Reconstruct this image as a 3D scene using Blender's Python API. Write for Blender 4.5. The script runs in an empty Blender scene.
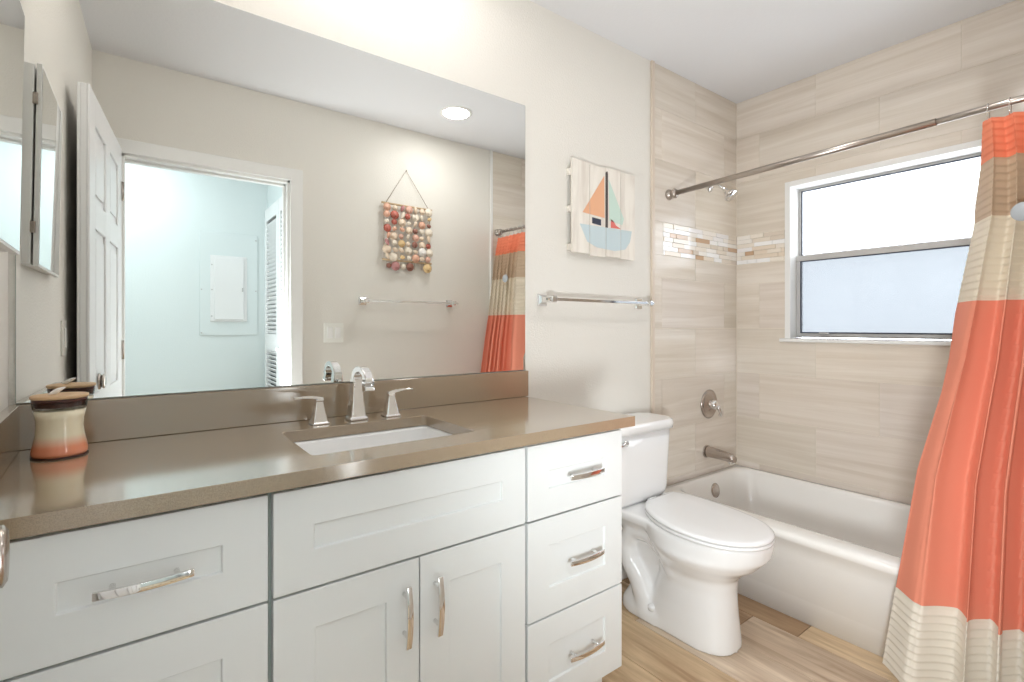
import bpy, bmesh, math, random
from math import sin, cos, pi, radians
from mathutils import Vector, Matrix
random.seed(7)
SC = bpy.context.scene
COL = SC.collection

# ------------------------------------------------------------------ camera
cam_d = bpy.data.cameras.new('camera'); cam = bpy.data.objects.new('camera', cam_d); COL.objects.link(cam)
cam.location = (0, -1.537, 1.156)
cam.rotation_euler = (pi/2, 0, -radians(36.87))
cam_d.sensor_width = 36; cam_d.lens = 501/1024*36
cam_d.shift_y = -14.7/1024
cam_d.clip_start = 0.01
SC.camera = cam
# ------------------------------------------------------------------ view
SC.view_settings.view_transform = 'Standard'; SC.view_settings.look = 'None'
SC.view_settings.gamma = 1; SC.view_settings.use_curve_mapping = False
SC.view_settings.exposure = 0.6
# ------------------------------------------------------------------ world (overcast daylight outside the window)
W = bpy.data.worlds.new('daylight'); SC.world = W; W.use_nodes = True
W.node_tree.nodes['Background'].inputs[0].default_value = (0.86, 0.93, 1.0, 1)
W.node_tree.nodes['Background'].inputs[1].default_value = 8.0

def light(name, kind, loc, energy, color, size=0.1, rot=(0, 0, 0), size_y=None, spot=None):
    d = bpy.data.lights.new(name, kind); d.energy = energy; d.color = color
    if kind == 'AREA':
        d.shape = 'RECTANGLE' if size_y else 'DISK'; d.size = size
        if size_y: d.size_y = size_y
    elif kind != 'SUN': d.shadow_soft_size = size
    o = bpy.data.objects.new(name, d); COL.objects.link(o); o.location = loc; o.rotation_euler = rot
    return o
P_CAN, P_VAN, P_HALL, P_FILL = 2.4, 1.3, 8.5, 60.0
RL = (1.537, -1.085, 2.44)           # recessed ceiling lamp seen in the mirror
light('recessed_lamp_light', 'AREA', (RL[0], RL[1], 2.432), P_CAN, (1.0, .99, .98), .15)
light('hall_lamp_light', 'AREA', (-.15, -2.1, 2.40), P_HALL, (.88, .97, 1.0), .6)
VLX = (.22, .50, .78)                # bulbs of an unseen vanity lamp, added to brighten the room
for q in VLX:
    light('added_vanity_bulb', 'POINT', (q, -.27, 2.352), P_VAN, (1.0, .965, .93), .045)
# added fill spot low in the doorway, out of mirror view, turned towards the bathtub
fl_ = light('added_fill_spot', 'SPOT', (.35, -1.52, .74), P_FILL, (.91, .965, 1.0), .12)
fl_.data.spot_size = radians(165); fl_.data.spot_blend = 1.0
fl_.rotation_euler = Vector((1, .12, .40)).to_track_quat('-Z', 'Y').to_euler()

# ------------------------------------------------------------------ materials
def srgb(r, g, b):
    f = lambda c: ((c/255)/12.92 if c/255 <= .04045 else (((c/255)+.055)/1.055)**2.4)
    return (f(r), f(g), f(b), 1)
def mat(name, col, rough=.5, metal=0, bump=None, coat=0, spec=None, trans=0, ior=None, emis=None, estr=0, tone=None, sss=0):
    """bump = (scale, strength, distance); tone = strength of the per-piece attribute"""
    m = bpy.data.materials.new(name); m.use_nodes = True
    nt = m.node_tree; b = nt.nodes['Principled BSDF']
    b.inputs['Base Color'].default_value = col; b.inputs['Roughness'].default_value = rough
    b.inputs['Metallic'].default_value = metal; b.inputs['Coat Weight'].default_value = coat
    b.inputs['Coat Roughness'].default_value = .05
    b.inputs['Transmission Weight'].default_value = trans
    if spec is not None: b.inputs['Specular IOR Level'].default_value = spec
    if ior: b.inputs['IOR'].default_value = ior
    if emis: b.inputs['Emission Color'].default_value = emis; b.inputs['Emission Strength'].default_value = estr
    if bump:
        tc = nt.nodes.new('ShaderNodeTexCoord'); n = nt.nodes.new('ShaderNodeTexNoise'); bp = nt.nodes.new('ShaderNodeBump')
        n.inputs['Scale'].default_value = bump[0]; n.inputs['Detail'].default_value = 3
        bp.inputs['Strength'].default_value = bump[1]; bp.inputs['Distance'].default_value = bump[2]
        nt.links.new(tc.outputs['Object'], n.inputs['Vector']); nt.links.new(n.outputs['Fac'], bp.inputs['Height'])
        nt.links.new(bp.outputs['Normal'], b.inputs['Normal'])
    return m
def N(m, t, **k):
    n = m.node_tree.nodes.new(t)
    for a, v in k.items(): setattr(n, a, v)
    return n
def L(m, a, b): m.node_tree.links.new(a, b)
def BS(m): return m.node_tree.nodes['Principled BSDF']
def streak_mat(name, c_lo, c_hi, vscale, rough=.3, streak=1.0, nscale=6, use_tone=True, bumpd=0.0, coat=0):
    """stone or wood: streaks along the long axis, tinted by the per-piece colour attribute"""
    m = mat(name, c_hi, rough, coat=coat)
    tc = N(m, 'ShaderNodeTexCoord'); mp = N(m, 'ShaderNodeMapping'); mp.inputs['Scale'].default_value = vscale
    at = N(m, 'ShaderNodeAttribute', attribute_name='tone')
    off = N(m, 'ShaderNodeVectorMath', operation='MULTIPLY_ADD'); off.inputs[1].default_value = (9, 7, 11)
    L(m, at.outputs['Color'], off.inputs[0]); L(m, tc.outputs['Object'], off.inputs[2]); 
    L(m, off.outputs[0], mp.inputs['Vector'])
    n = N(m, 'ShaderNodeTexNoise'); n.inputs['Scale'].default_value = nscale; n.inputs['Detail'].default_value = 6; n.inputs['Roughness'].default_value = .6; n.inputs['Distortion'].default_value = .6
    L(m, mp.outputs[0], n.inputs['Vector'])
    r = N(m, 'ShaderNodeValToRGB'); r.color_ramp.elements[0].position = .33; r.color_ramp.elements[0].color = c_lo
    r.color_ramp.elements[1].position = .33+.27*streak; r.color_ramp.elements[1].color = c_hi
    L(m, n.outputs['Fac'], r.inputs['Fac'])
    if use_tone:
        mx = N(m, 'ShaderNodeMix', data_type='RGBA', blend_type='MULTIPLY'); mx.inputs[0].default_value = 1
        L(m, r.outputs['Color'], mx.inputs[6]); L(m, at.outputs['Color'], mx.inputs[7]); L(m, mx.outputs[2], BS(m).inputs['Base Color'])
    else: L(m, r.outputs['Color'], BS(m).inputs['Base Color'])
    return m

M = {}
M['paint'] = mat('wall_paint', srgb(233, 229, 221), .6, bump=(140, .35, .004))
M['ceiling'] = mat('ceiling_paint', srgb(236, 236, 238), .8, bump=(90, .2, .003))
M['hall'] = mat('hall_paint', srgb(226, 234, 234), .6, bump=(120, .2, .003))
M['white_trim'] = mat('white_trim_paint', srgb(240, 239, 236), .35)
M['door'] = mat('white_door_paint', srgb(240, 240, 240), .3)
M['cab'] = mat('white_cabinet_lacquer', srgb(234, 236, 235), .28)
M['cab_in'] = mat('cabinet_carcass', srgb(200, 212, 206), .5)
M['porcelain'] = mat('white_porcelain', srgb(246, 245, 244), .08, coat=.5)
M['seat'] = mat('white_seat_plastic', srgb(247, 247, 247), .18)
M['tub'] = mat('white_tub_enamel', srgb(246, 243, 238), .12, coat=.4)
M['chrome'] = mat('polished_chrome', (.82, .81, .80, 1), .06, 1)
M['nickel'] = mat('brushed_nickel', srgb(186, 176, 168), .25, 1)
M['bronze'] = mat('warm_nickel_rod', srgb(180, 171, 163), .28, 1)
M['mirror'] = mat('mirror_silver', (.90, .915, .90, 1), 0.0, 1)
M['mirror_edge'] = mat('mirror_glass_edge', srgb(176, 186, 178), .2)
M['alu'] = mat('window_aluminium', srgb(196, 194, 192), .4, .3)
M['gasket'] = mat('dark_window_gasket', srgb(52, 58, 74), .5)
M['grout'] = mat('pale_grout', srgb(236, 226, 210), .8)
M['floor_grout'] = mat('floor_grout', srgb(118, 92, 66), .9)
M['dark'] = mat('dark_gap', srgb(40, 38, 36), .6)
M['lamp'] = mat('lamp_diffuser', (1, 1, 1, 1), .5, emis=(1, .97, .92, 1), estr=9)
M['bulb'] = mat('added_bulb_glass', (1, 1, 1, 1), .5, emis=(1, .96, .91, 1), estr=6)
M['tile'] = streak_mat('beige_stone_tile', srgb(221, 209, 194), srgb(238, 229, 218), (5, .5, 12), .16, 1.3, 2.2)
M['tile_b'] = streak_mat('beige_stone_tile_end_wall', srgb(221, 209, 194), srgb(238, 229, 218), (.5, 5, 12), .16, 1.3, 2.2)
M['edge_trim'] = mat('beige_tile_edge_trim', srgb(218, 203, 187), .35)
M['plank'] = streak_mat('wood_look_plank', srgb(184, 158, 130), srgb(238, 220, 194), (9, .8, 1), .38, 1.2, 2.4)
M['mosaic'] = mat('glass_mosaic', (1, 1, 1, 1), .08, coat=.6)
_a = N(M['mosaic'], 'ShaderNodeAttribute', attribute_name='tone'); L(M['mosaic'], _a.outputs['Color'], BS(M['mosaic']).inputs['Base Color'])
M['wax'] = None
M['lidwood'] = mat('light_wood_lid', srgb(214, 178, 138), .5, bump=(30, .3, .002))
M['lidseal'] = mat('dark_brown_seal', srgb(72, 34, 24), .3)
M['plastic'] = mat('white_switch_plastic', srgb(240, 239, 232), .3)
M['cord'] = mat('jute_cord', srgb(150, 130, 105), .9)
M['driftwood'] = mat('driftwood_stick', srgb(206, 180, 146), .8, bump=(60, .5, .003))
# countertop: speckled quartz
m = M['quartz'] = mat('taupe_quartz', srgb(150, 136, 122), .12, spec=.7, coat=1)
BS(m).inputs['Coat IOR'].default_value = 1.8; BS(m).inputs['Coat Roughness'].default_value = .13
n = N(m, 'ShaderNodeTexNoise'); n.inputs['Scale'].default_value = 700; n.inputs['Detail'].default_value = 2
tc = N(m, 'ShaderNodeTexCoord'); L(m, tc.outputs['Object'], n.inputs['Vector'])
r = N(m, 'ShaderNodeValToRGB'); r.color_ramp.elements[0].position = .3; r.color_ramp.elements[0].color = srgb(148, 129, 105)
r.color_ramp.elements[1].position = .7; r.color_ramp.elements[1].color = srgb(171, 151, 125)
L(m, n.outputs['Fac'], r.inputs['Fac']); L(m, r.outputs['Color'], BS(m).inputs['Base Color'])
# window panes: obscured glass, thin
def pane_mat(name, col, tr):
    m = bpy.data.materials.new(name); m.use_nodes = True; nt = m.node_tree; nt.nodes.clear()
    o = nt.nodes.new('ShaderNodeOutputMaterial'); t = nt.nodes.new('ShaderNodeBsdfTransparent'); t.inputs[0].default_value = col
    l = nt.nodes.new('ShaderNodeBsdfTranslucent'); l.inputs[0].default_value = col
    g = nt.nodes.new('ShaderNodeBsdfGlossy'); g.inputs['Roughness'].default_value = .15
    mx = nt.nodes.new('ShaderNodeMixShader'); mx.inputs[0].default_value = tr
    m2 = nt.nodes.new('ShaderNodeMixShader'); m2.inputs[0].default_value = .06
    nt.links.new(t.outputs[0], mx.inputs[1]); nt.links.new(l.outputs[0], mx.inputs[2])
    nt.links.new(mx.outputs[0], m2.inputs[1]); nt.links.new(g.outputs[0], m2.inputs[2]); nt.links.new(m2.outputs[0], o.inputs[0])
    return m
M['pane_up'] = pane_mat('clear_bright_pane', (.62, .62, .62, 1), .3)
M['pane_low'] = pane_mat('obscured_pane', (.285, .29, .295, 1), .15)
# candle wax, orange below and cream above (the colour belongs to the wax)
m = M['wax'] = mat('two_tone_wax', (1, 1, 1, 1), .12, coat=.6)
tc = N(m, 'ShaderNodeTexCoord'); sx = N(m, 'ShaderNodeSeparateXYZ'); L(m, tc.outputs['Object'], sx.inputs[0])
r = N(m, 'ShaderNodeValToRGB'); r.color_ramp.elements[0].position = .022; r.color_ramp.elements[0].color = srgb(238, 150, 112)
r.color_ramp.elements[1].position = .045; r.color_ramp.elements[1].color = srgb(240, 228, 198)
L(m, sx.outputs[2], r.inputs['Fac']); L(m, r.outputs['Color'], BS(m).inputs['Base Color'])
m = M['jar'] = mat('clear_jar_glass', (1, 1, 1, 1), .03)
_t = N(m, 'ShaderNodeBsdfTransparent'); _g = N(m, 'ShaderNodeBsdfGlossy'); _g.inputs['Roughness'].default_value = .03
_f = N(m, 'ShaderNodeFresnel'); _f.inputs[0].default_value = 1.45; _x = N(m, 'ShaderNodeMixShader')
L(m, _f.outputs[0], _x.inputs[0]); L(m, _t.outputs[0], _x.inputs[1]); L(m, _g.outputs[0], _x.inputs[2]); L(m, _x.outputs[0], m.node_tree.nodes['Material Output'].inputs[0])
# weathered white boards
m = M['board'] = streak_mat('weathered_white_board', srgb(222, 213, 202), srgb(240, 234, 224), (7, 7, 1.0), .7, 1.0, 2.5, False)
def flat(n, c, r=.7): M[n] = mat(n, c, r); return M[n]
flat('sail_orange', srgb(234, 178, 140)); flat('sail_mint', srgb(203, 224, 212)); flat('hull_blue', srgb(200, 215, 219))
flat('mast_dark', srgb(84, 76, 74)); flat('clip', srgb(176, 180, 184), .35); flat('navy', srgb(54, 60, 78)); flat('flag_red', srgb(228, 120, 112))
SHC = [srgb(236, 214, 190), srgb(190, 104, 88), srgb(226, 194, 142), srgb(226, 178, 158), srgb(190, 134, 132), srgb(240, 228, 210), srgb(226, 176, 150), srgb(150, 100, 84)]
for i, c in enumerate(SHC): M['shell%d' % i] = mat('seashell_tint_%d' % i, c, .45)
M['shell_w'] = mat('white_shell', srgb(244, 240, 234), .35)
# curtain cloth: bands by the cloth's own length coordinate
def curtain_mat():
    m = mat('banded_curtain_cloth', (1, 1, 1, 1), .75)
    at = N(m, 'ShaderNodeAttribute', attribute_name='cloth'); s = N(m, 'ShaderNodeSeparateXYZ'); L(m, at.outputs['Vector'], s.inputs[0])
    r = N(m, 'ShaderNodeValToRGB'); r.color_ramp.interpolation = 'CONSTANT'
    E = r.color_ramp.elements
    stops = [(0, srgb(246, 238, 224)), (.305/2, srgb(247, 158, 130)), (1.232/2, srgb(242, 230, 210)), (1.487/2, srgb(214, 188, 160)), (1.668/2, srgb(247, 150, 114))]
    E[0].position = 0; E[0].color = stops[0][1]; E[1].position = stops[1][0]; E[1].color = stops[1][1]
    for p, c in stops[2:]:
        e = E.new(p); e.color = c
    L(m, s.outputs[0], r.inputs['Fac']); L(m, r.outputs['Color'], BS(m).inputs['Base Color'])
    nt = m.node_tree; out = nt.nodes['Material Output']
    tl = N(m, 'ShaderNodeBsdfTranslucent'); L(m, r.outputs['Color'], tl.inputs[0])
    mx = N(m, 'ShaderNodeMixShader'); mx.inputs[0].default_value = .22
    L(m, BS(m).outputs[0], mx.inputs[1]); L(m, tl.outputs[0], mx.inputs[2]); L(m, mx.outputs[0], out.inputs[0])
    return m
M['curtain'] = curtain_mat()

# ------------------------------------------------------------------ helpers
ORG = {}
def xf(bm, loc=(0, 0, 0), rot=None, s=None):
    pass
class MB:
    """collects shapes in world coordinates; build() links them as one mesh object"""
    def __init__(self):
        self.bm = bmesh.new(); self.tone = self.bm.loops.layers.float_color.new('tone'); self.mats = []
    def _tone(self, faces, tone, mi=0):
        for f in faces:
            f.material_index = mi
            if tone is not None:
                for l in f.loops: l[self.tone] = (*tone, 1)
    def box(self, x0, x1, y0, y1, z0, z1, tone=None, mi=0, T=None):
        P = [(x0, y0, z0), (x1, y0, z0), (x1, y1, z0), (x0, y1, z0), (x0, y0, z1), (x1, y0, z1), (x1, y1, z1), (x0, y1, z1)]
        if T: P = [T @ Vector(p) for p in P]
        v = [self.bm.verts.new(p) for p in P]
        fs = [self.bm.faces.new([v[i] for i in q]) for q in ((3, 2, 1, 0), (4, 5, 6, 7), (0, 1, 5, 4), (1, 2, 6, 5), (2, 3, 7, 6), (3, 0, 4, 7))]
        self._tone(fs, tone, mi); return self
    def loft(self, rings, cap0=True, cap1=True, closed=True, mi=0, tone=None, smooth=True):
        R = [[self.bm.verts.new(p) for p in r] for r in rings]; n = len(R[0]); fs = []
        for a, b in zip(R, R[1:]):
            for i in range(n if closed else n-1):
                j = (i+1) % n
                fs.append(self.bm.faces.new((a[i], a[j], b[j], b[i])))
        for f in fs: f.smooth = smooth
        if cap0: fs.append(self.bm.faces.new(list(reversed(R[0]))))
        if cap1: fs.append(self.bm.faces.new(R[-1]))
        self._tone(fs, tone, mi); return self
    def tube(self, pts, rad, n=12, cap=True, mi=0, closed=False):
        pts = [Vector(p) for p in pts]; rads = rad if isinstance(rad, (list, tuple)) else [rad]*len(pts)
        rings = []; up = None
        for i, p in enumerate(pts):
            a = pts[i-1] if i else (pts[-1] if closed else p); b = pts[i+1] if i < len(pts)-1 else (pts[0] if closed else p)
            t = (b-a).normalized()
            if up is None: up = Vector((0, 0, 1)) if abs(t.z) < .9 else Vector((1, 0, 0))
            u = (up - t*up.dot(t)).normalized(); w = t.cross(u); up = u
            rings.append([p + (u*cos(2*pi*k/n) + w*sin(2*pi*k/n))*rads[i] for k in range(n)])
        if closed: rings.append(rings[0][:])
        return self.loft(rings, cap and not closed, cap and not closed, mi=mi)
    def lathe(self, prof, loc, axis=(0, 0, 1), n=32, mi=0, cap=True):
        """prof = [(radius, height)] along axis"""
        q = Vector((0, 0, 1)).rotation_difference(Vector(axis).normalized()); loc = Vector(loc)
        rings = [[loc + q @ Vector((max(r, 1e-5)*cos(2*pi*k/n), max(r, 1e-5)*sin(2*pi*k/n), h)) for k in range(n)] for r, h in prof]
        return self.loft(rings, cap, cap, mi=mi)
    def ball(self, c, r, sx=1, sy=1, sz=1, n=12, mi=0, R=None):
        prof = [(r*sin(pi*i/n), -r*cos(pi*i/n)) for i in range(n+1)]; c = Vector(c)
        rings = []
        for rr, h in prof:
            ring = [Vector((max(rr, 1e-5)*cos(2*pi*k/16)*sx, max(rr, 1e-5)*sin(2*pi*k/16)*sy, h*sz)) for k in range(16)]
            if R: ring = [R @ v for v in ring]
            rings.append([c+v for v in ring])
        return self.loft(rings, mi=mi)
    def prism(self, poly, d0, d1, mi=0):
        """poly of 2D points in the xz plane, extruded from y=d0 to y=d1"""
        A = [self.bm.verts.new((x, d0, z)) for x, z in poly]; B = [self.bm.verts.new((x, d1, z)) for x, z in poly]
        fs = [self.bm.faces.new(A), self.bm.faces.new(list(reversed(B)))]; n = len(poly)
        for i in range(n): fs.append(self.bm.faces.new((A[i], B[i], B[(i+1) % n], A[(i+1) % n])))
        self._tone(fs, None, mi); return self
    def move(self, T):
        self.bm.transform(T); return self
    def build(self, name, m, parent=None, bevel=0, seg=2, auto=True, origin=None, recalc=True):
        bm = self.bm
        if recalc: bmesh.ops.recalc_face_normals(bm, faces=bm.faces)
        if parent is not None: o0 = ORG[parent.name]
        else:
            if origin is None:
                xs = [v.co for v in bm.verts]
                o0 = Vector(((min(v.x for v in xs)+max(v.x for v in xs))/2, (min(v.y for v in xs)+max(v.y for v in xs))/2, min(v.z for v in xs)))
            else: o0 = Vector(origin)
        bm.transform(Matrix.Translation(-o0))
        me = bpy.data.meshes.new(name); bm.to_mesh(me); bm.free()
        for mm in (m if isinstance(m, (list, tuple)) else [m]): me.materials.append(mm)
        o = bpy.data.objects.new(name, me); COL.objects.link(o); ORG[o.name] = o0
        if parent is not None: o.parent = parent
        else: o.location = o0
        if bevel:
            b = o.modifiers.new('bevel', 'BEVEL'); b.width = bevel; b.segments = seg; b.limit_method = 'ANGLE'; b.angle_limit = radians(40)
        return o
def tag(o, label=None, cat=None, group=None, kind=None):
    if label: o['label'] = label
    if cat: o['category'] = cat
    if group: o['group'] = group
    if kind: o['kind'] = kind
    return o
def thing(name, loc, label, cat, group=None, kind=None):
    e = bpy.data.objects.new(name, None); COL.objects.link(e); e.location = loc; ORG[e.name] = Vector(loc)
    e.empty_display_size = .05
    return tag(e, label, cat, group, kind)
def struct(o, label=None): o['kind'] = 'structure'; o['category'] = 'room'; o['label'] = label or o.name.replace('_', ' '); return o
def rrect(x0, x1, y0, y1, r, z, n=6):
    out = []
    for cx, cy, a0 in ((x1-r, y1-r, 0), (x0+r, y1-r, pi/2), (x0+r, y0+r, pi), (x1-r, y0+r, 3*pi/2)):
        for k in range(n+1):
            a = a0 + pi/2*k/n; out.append((cx+r*cos(a), cy+r*sin(a), z))
    return out
def smooth(o, on=True):
    for p in o.data.polygons: p.use_smooth = on
    return o

# ------------------------------------------------------------------ room shell
XL0, XL1 = -.224, -.164          # left wall: at the mirror wall / at the door wall
XR, YF, HC = 2.77, -1.50, 2.44   # window wall, door wall face, ceiling height
XT = 2.01                        # start of the tiled surround
XTF = 2.086                      # the same edge on the door wall
# floor of wood-look planks running from the mirror wall to the door wall
g = MB(); g.box(-.5, 2.95, YF-.14, .12, -.05, -.003)
fl = struct(g.build('floor', M['floor_grout'], origin=(0, 0, 0)), 'wood-look plank floor running towards the mirror wall')
g = MB()
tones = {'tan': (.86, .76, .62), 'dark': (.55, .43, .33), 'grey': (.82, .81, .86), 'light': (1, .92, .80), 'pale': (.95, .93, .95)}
cols = [('tan', 'light', 'grey')]*20
xs = -.55; xedges = [1.571+.2*k for k in range(-11, 7)]
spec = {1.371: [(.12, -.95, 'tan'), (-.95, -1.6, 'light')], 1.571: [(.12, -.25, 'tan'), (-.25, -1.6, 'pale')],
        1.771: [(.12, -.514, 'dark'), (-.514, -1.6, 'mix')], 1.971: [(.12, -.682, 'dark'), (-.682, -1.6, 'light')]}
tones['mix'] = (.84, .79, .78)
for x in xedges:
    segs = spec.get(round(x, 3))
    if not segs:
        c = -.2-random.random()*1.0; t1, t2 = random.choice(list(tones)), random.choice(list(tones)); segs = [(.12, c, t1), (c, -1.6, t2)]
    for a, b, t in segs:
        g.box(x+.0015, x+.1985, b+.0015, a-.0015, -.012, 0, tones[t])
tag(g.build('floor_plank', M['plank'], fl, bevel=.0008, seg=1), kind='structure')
# walls
g = MB(); g.box(XL0-.12, XT, 0, .12, 0, HC)
wb = struct(g.build('wall_back', M['paint'], origin=(0, 0, 0)), 'off-white painted wall behind the mirror and toilet')
# vertical beige trim where tile begins
g = MB(); g.box(XT-.022, XT, -.012, 0, .0, HC)
struct(g.build('trim_1', M['edge_trim'], bevel=.003), 'beige vertical edge trim beside the tiled end wall by toilet')
g = MB(); g.box(XTF-.022, XTF, YF, YF+.012, .0, HC)
struct(g.build('trim_2', M['white_trim'], bevel=.003), 'pale vertical edge trim of the tiled end wall behind curtain')
def quad_prism(poly, z0, z1, m, name, lab):
    g = MB(); g.loft([[(x, y, z0) for x, y in poly], [(x, y, z1) for x, y in poly]], smooth=False)
    return struct(g.build(name, m, origin=(0, 0, 0)), lab)
slx = (XL1-XL0)/1.5
quad_prism([(XL0, 0), (XL0-.12, 0), (XL1-.12, YF-.0), (XL1, YF)], 0, HC, M['paint'], 'wall_left', 'off-white painted left wall at the end of the vanity')
# door wall with opening x -.055..0.70, height 1.985
DX0, DX1, DH = -.062, .700, 1.985
g = MB(); g.box(XL1-.14, DX0, YF-.115, YF, 0, HC); g.box(DX1, XTF, YF-.115, YF, 0, HC); g.box(DX0, DX1, YF-.115, YF, DH, HC)
struct(g.build('wall_front', M['paint'], origin=(0, 0, 0)), 'cream painted wall with the door opening, seen in the mirror')
g = MB(); g.box(XL0-.12, XR+.12, YF-.12, .12, HC, HC+.05)
struct(g.build('ceiling', M['ceiling'], origin=(0, 0, 0)), 'white bathroom ceiling')

# tiles: grout backing and one mesh of tiles for each wall
random.seed(11)
rows = [(2.226, 2.44, 'A'), (1.975, 2.226, 'B'), (1.672, 1.975, 'A'), (1.396, 1.507, 'A'), (1.145, 1.396, 'B'), (.894, 1.145, 'A'), (.643, .894, 'B'), (.392, .643, 'A'), (.30, .392, 'B')]
TL = .563
def tone(): 
    k = random.uniform(.93, 1.0); return (k, k*random.uniform(.985, 1), k*random.uniform(.97, 1))
def tile_run(g, a0, a1, kind, first, box):
    """a runs from 0 (corner) outwards; joints at first + n*TL"""
    e = [a0]; j = first
    while j < a1-.01:
        if j > a0+.01: e.append(j)
        j += TL
    e.append(a1)
    for p, q in zip(e, e[1:]): box(p+.001, q-.001)
# window wall (right), opening y -.27..-1.19, z 1.09..1.922
WY0, WY1, WZ0, WZ1 = -.272, -1.19, 1.092, 1.922
g = MB()
g.box(XR, XR+.14, WY0, .12, 0, HC); g.box(XR, XR+.14, YF-.12, WY1, 0, HC); g.box(XR, XR+.14, WY1, WY0, 0, WZ0); g.box(XR, XR+.14, WY1, WY0, WZ1, HC)
wr = struct(g.build('wall_right', M['grout'], origin=(XR, 0, 0)), 'tiled wall holding the window above the bathtub')
g = MB()
def tbox_r(z0, z1):
    def f(p, q):
        t = tone(); x0, x1 = XR-.002, XR
        y1, y0 = -p, -q
        pieces = [(y0, y1, z0+.001, z1-.001)]
        out = []
        for (a, b, c, d) in pieces:               # cut around the window
            if b <= WY1 or a >= WY0 or d <= WZ0 or c >= WZ1: out.append((a, b, c, d)); continue
            if b > WY0: out.append((WY0, b, c, d)); b2 = WY0
            else: b2 = b
            if a < WY1: out.append((a, WY1, c, d)); a2 = WY1
            else: a2 = a
            if c < WZ0: out.append((a2, b2, c, WZ0))
            if d > WZ1: out.append((a2, b2, WZ1, d))
        for (a, b, c, d) in out:
            if b-a > .002 and d-c > .002: g.box(x0, x1, a, b, c, d, t)
    return f
for z0, z1, k in rows: tile_run(g, 0.006, 1.5, k, {'A': .425, 'B': .135}[k], tbox_r(z0, z1))
g.build('tile_facing', M['tile'], wr)
# tiled end walls
def end_wall(name, y, s, lab, XT=XT):
    """s = direction into the room (-1 at the mirror wall, +1 at the door wall)"""
    g = MB(); a, b = sorted((y, y-s*.12)); g.box(XT, XR, a, b, 0, HC)
    w = struct(g.build(name, M['grout'], origin=(XT, y, 0)), lab)
    g = MB()
    for z0, z1, k in rows:
        def f(p, q):
            a, b = sorted((y, y+s*.002)); g.box(XR-q, XR-p, a, b, z0+.001, z1-.001, tone())
        tile_run(g, 0.0, XR-XT, k, {'A': .41, 'B': .13}[k], f)
    g.build('tile_facing', M['tile_b'], w)
    return w
we = end_wall('wall_back_tiled', 0, -1, 'tiled end wall with the shower fittings')
wf = end_wall('wall_front_tiled', YF, 1, 'tiled end wall behind the shower curtain', XTF)
# mosaic band: strips of glass and stone, 5 courses
random.seed(5)
mc = [srgb(*c) for c in [(246, 240, 232), (240, 230, 216), (232, 216, 196), (204, 170, 138), (244, 240, 238), (222, 208, 192), (234, 222, 206), (250, 248, 246), (238, 226, 210), (244, 236, 226), (250, 248, 246)]]
def mosaic(parent, a0, a1, box):
    g = MB(); nrow = 7; h = (1.670-1.509)/nrow
    for r_ in range(nrow):
        a = a0 - random.random()*.06
        while a < a1:
            l_ = random.choice((.05, .075, .10, .13)); p, q = max(a, a0), min(a+l_, a1)
            if q-p > .006: box(g, p+.0005, q-.0005, 1.509+r_*h+.0005, 1.509+(r_+1)*h-.0005, random.choice(mc)[:3], random.uniform(.0025, .006))
            a += l_
    return g.build('mosaic_band', M['mosaic'], parent, bevel=.0006, seg=1)
mosaic(wr, .006, -WY0, lambda g, p, q, c, d, t, e: g.box(XR-e, XR, -q, -p, c, d, t))
mosaic(wr, -WY1, 1.494, lambda g, p, q, c, d, t, e: g.box(XR-e, XR, -q, -p, c, d, t))
mosaic(we, 0.0, XR-2.085, lambda g, p, q, c, d, t, e: g.box(XR-q, XR-p, -e, 0, c, d, t))
mosaic(wf, 0.0, XR-2.16, lambda g, p, q, c, d, t, e: g.box(XR-q, XR-p, YF, YF+e, c, d, t))
g = MB(); g.box(XT, 2.084, -.002, 0, 1.508, 1.671, (.96, .95, .93)); g.build('tile_facing', M['tile_b'], we)
# baseboard behind toilet
g = MB(); g.box(1.20, XT-.022, -.014, 0, 0, .085); struct(g.build('baseboard_back', M['white_trim'], bevel=.004), 'white baseboard behind the toilet')
g = MB(); g.box(.775, XTF-.13, YF, YF+.014, 0, .085); struct(g.build('baseboard_front', M['white_trim'], bevel=.004), 'white baseboard under the shell wall hanging')

# ------------------------------------------------------------------ window
wn = thing('window_1', (XR, -.73, WZ0), 'white-trimmed aluminium window with obscured glass over bathtub', 'window', kind='structure')
g = MB(); t = .028
g.box(XR-.004, XR+.135, WY1, WY1+t, WZ0, WZ1); g.box(XR-.004, XR+.135, WY0-t, WY0, WZ0, WZ1)
g.box(XR-.004, XR+.135, WY1+t, WY0-t, WZ1-t, WZ1)
g.build('window_jamb', M['white_trim'], wn, bevel=.002)
g = MB(); g.box(XR-.022, XR+.135, WY1-.015, WY0+.022, WZ0-.018, WZ0)
g.build('window_sill', M['white_trim'], wn, bevel=.004)
def sash(x, z0, z1, w, nm):
    g = MB(); y0, y1 = WY1+t, WY0-t
    g.box(x, x+.03, y0, y0+w, z0, z1); g.box(x, x+.03, y1-w, y1, z0, z1); g.box(x, x+.03, y0+w, y1-w, z1-w, z1); g.box(x, x+.03, y0+w, y1-w, z0, z0+w)
    return g.build(nm, M['alu'], wn, bevel=.002), y0+w, y1-w
GX = XR+.085
up, a, b = sash(GX+.012, 1.505, WZ1-t, .013, 'upper_sash')
lo, a2, b2 = sash(GX-.022, WZ0+.006, 1.525, .022, 'lower_sash')
g = MB(); g.box(GX-.026, GX-.002, WY1+t, WY0-t, 1.502, 1.532); g.build('meeting_rail', M['alu'], wn, bevel=.003)
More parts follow.
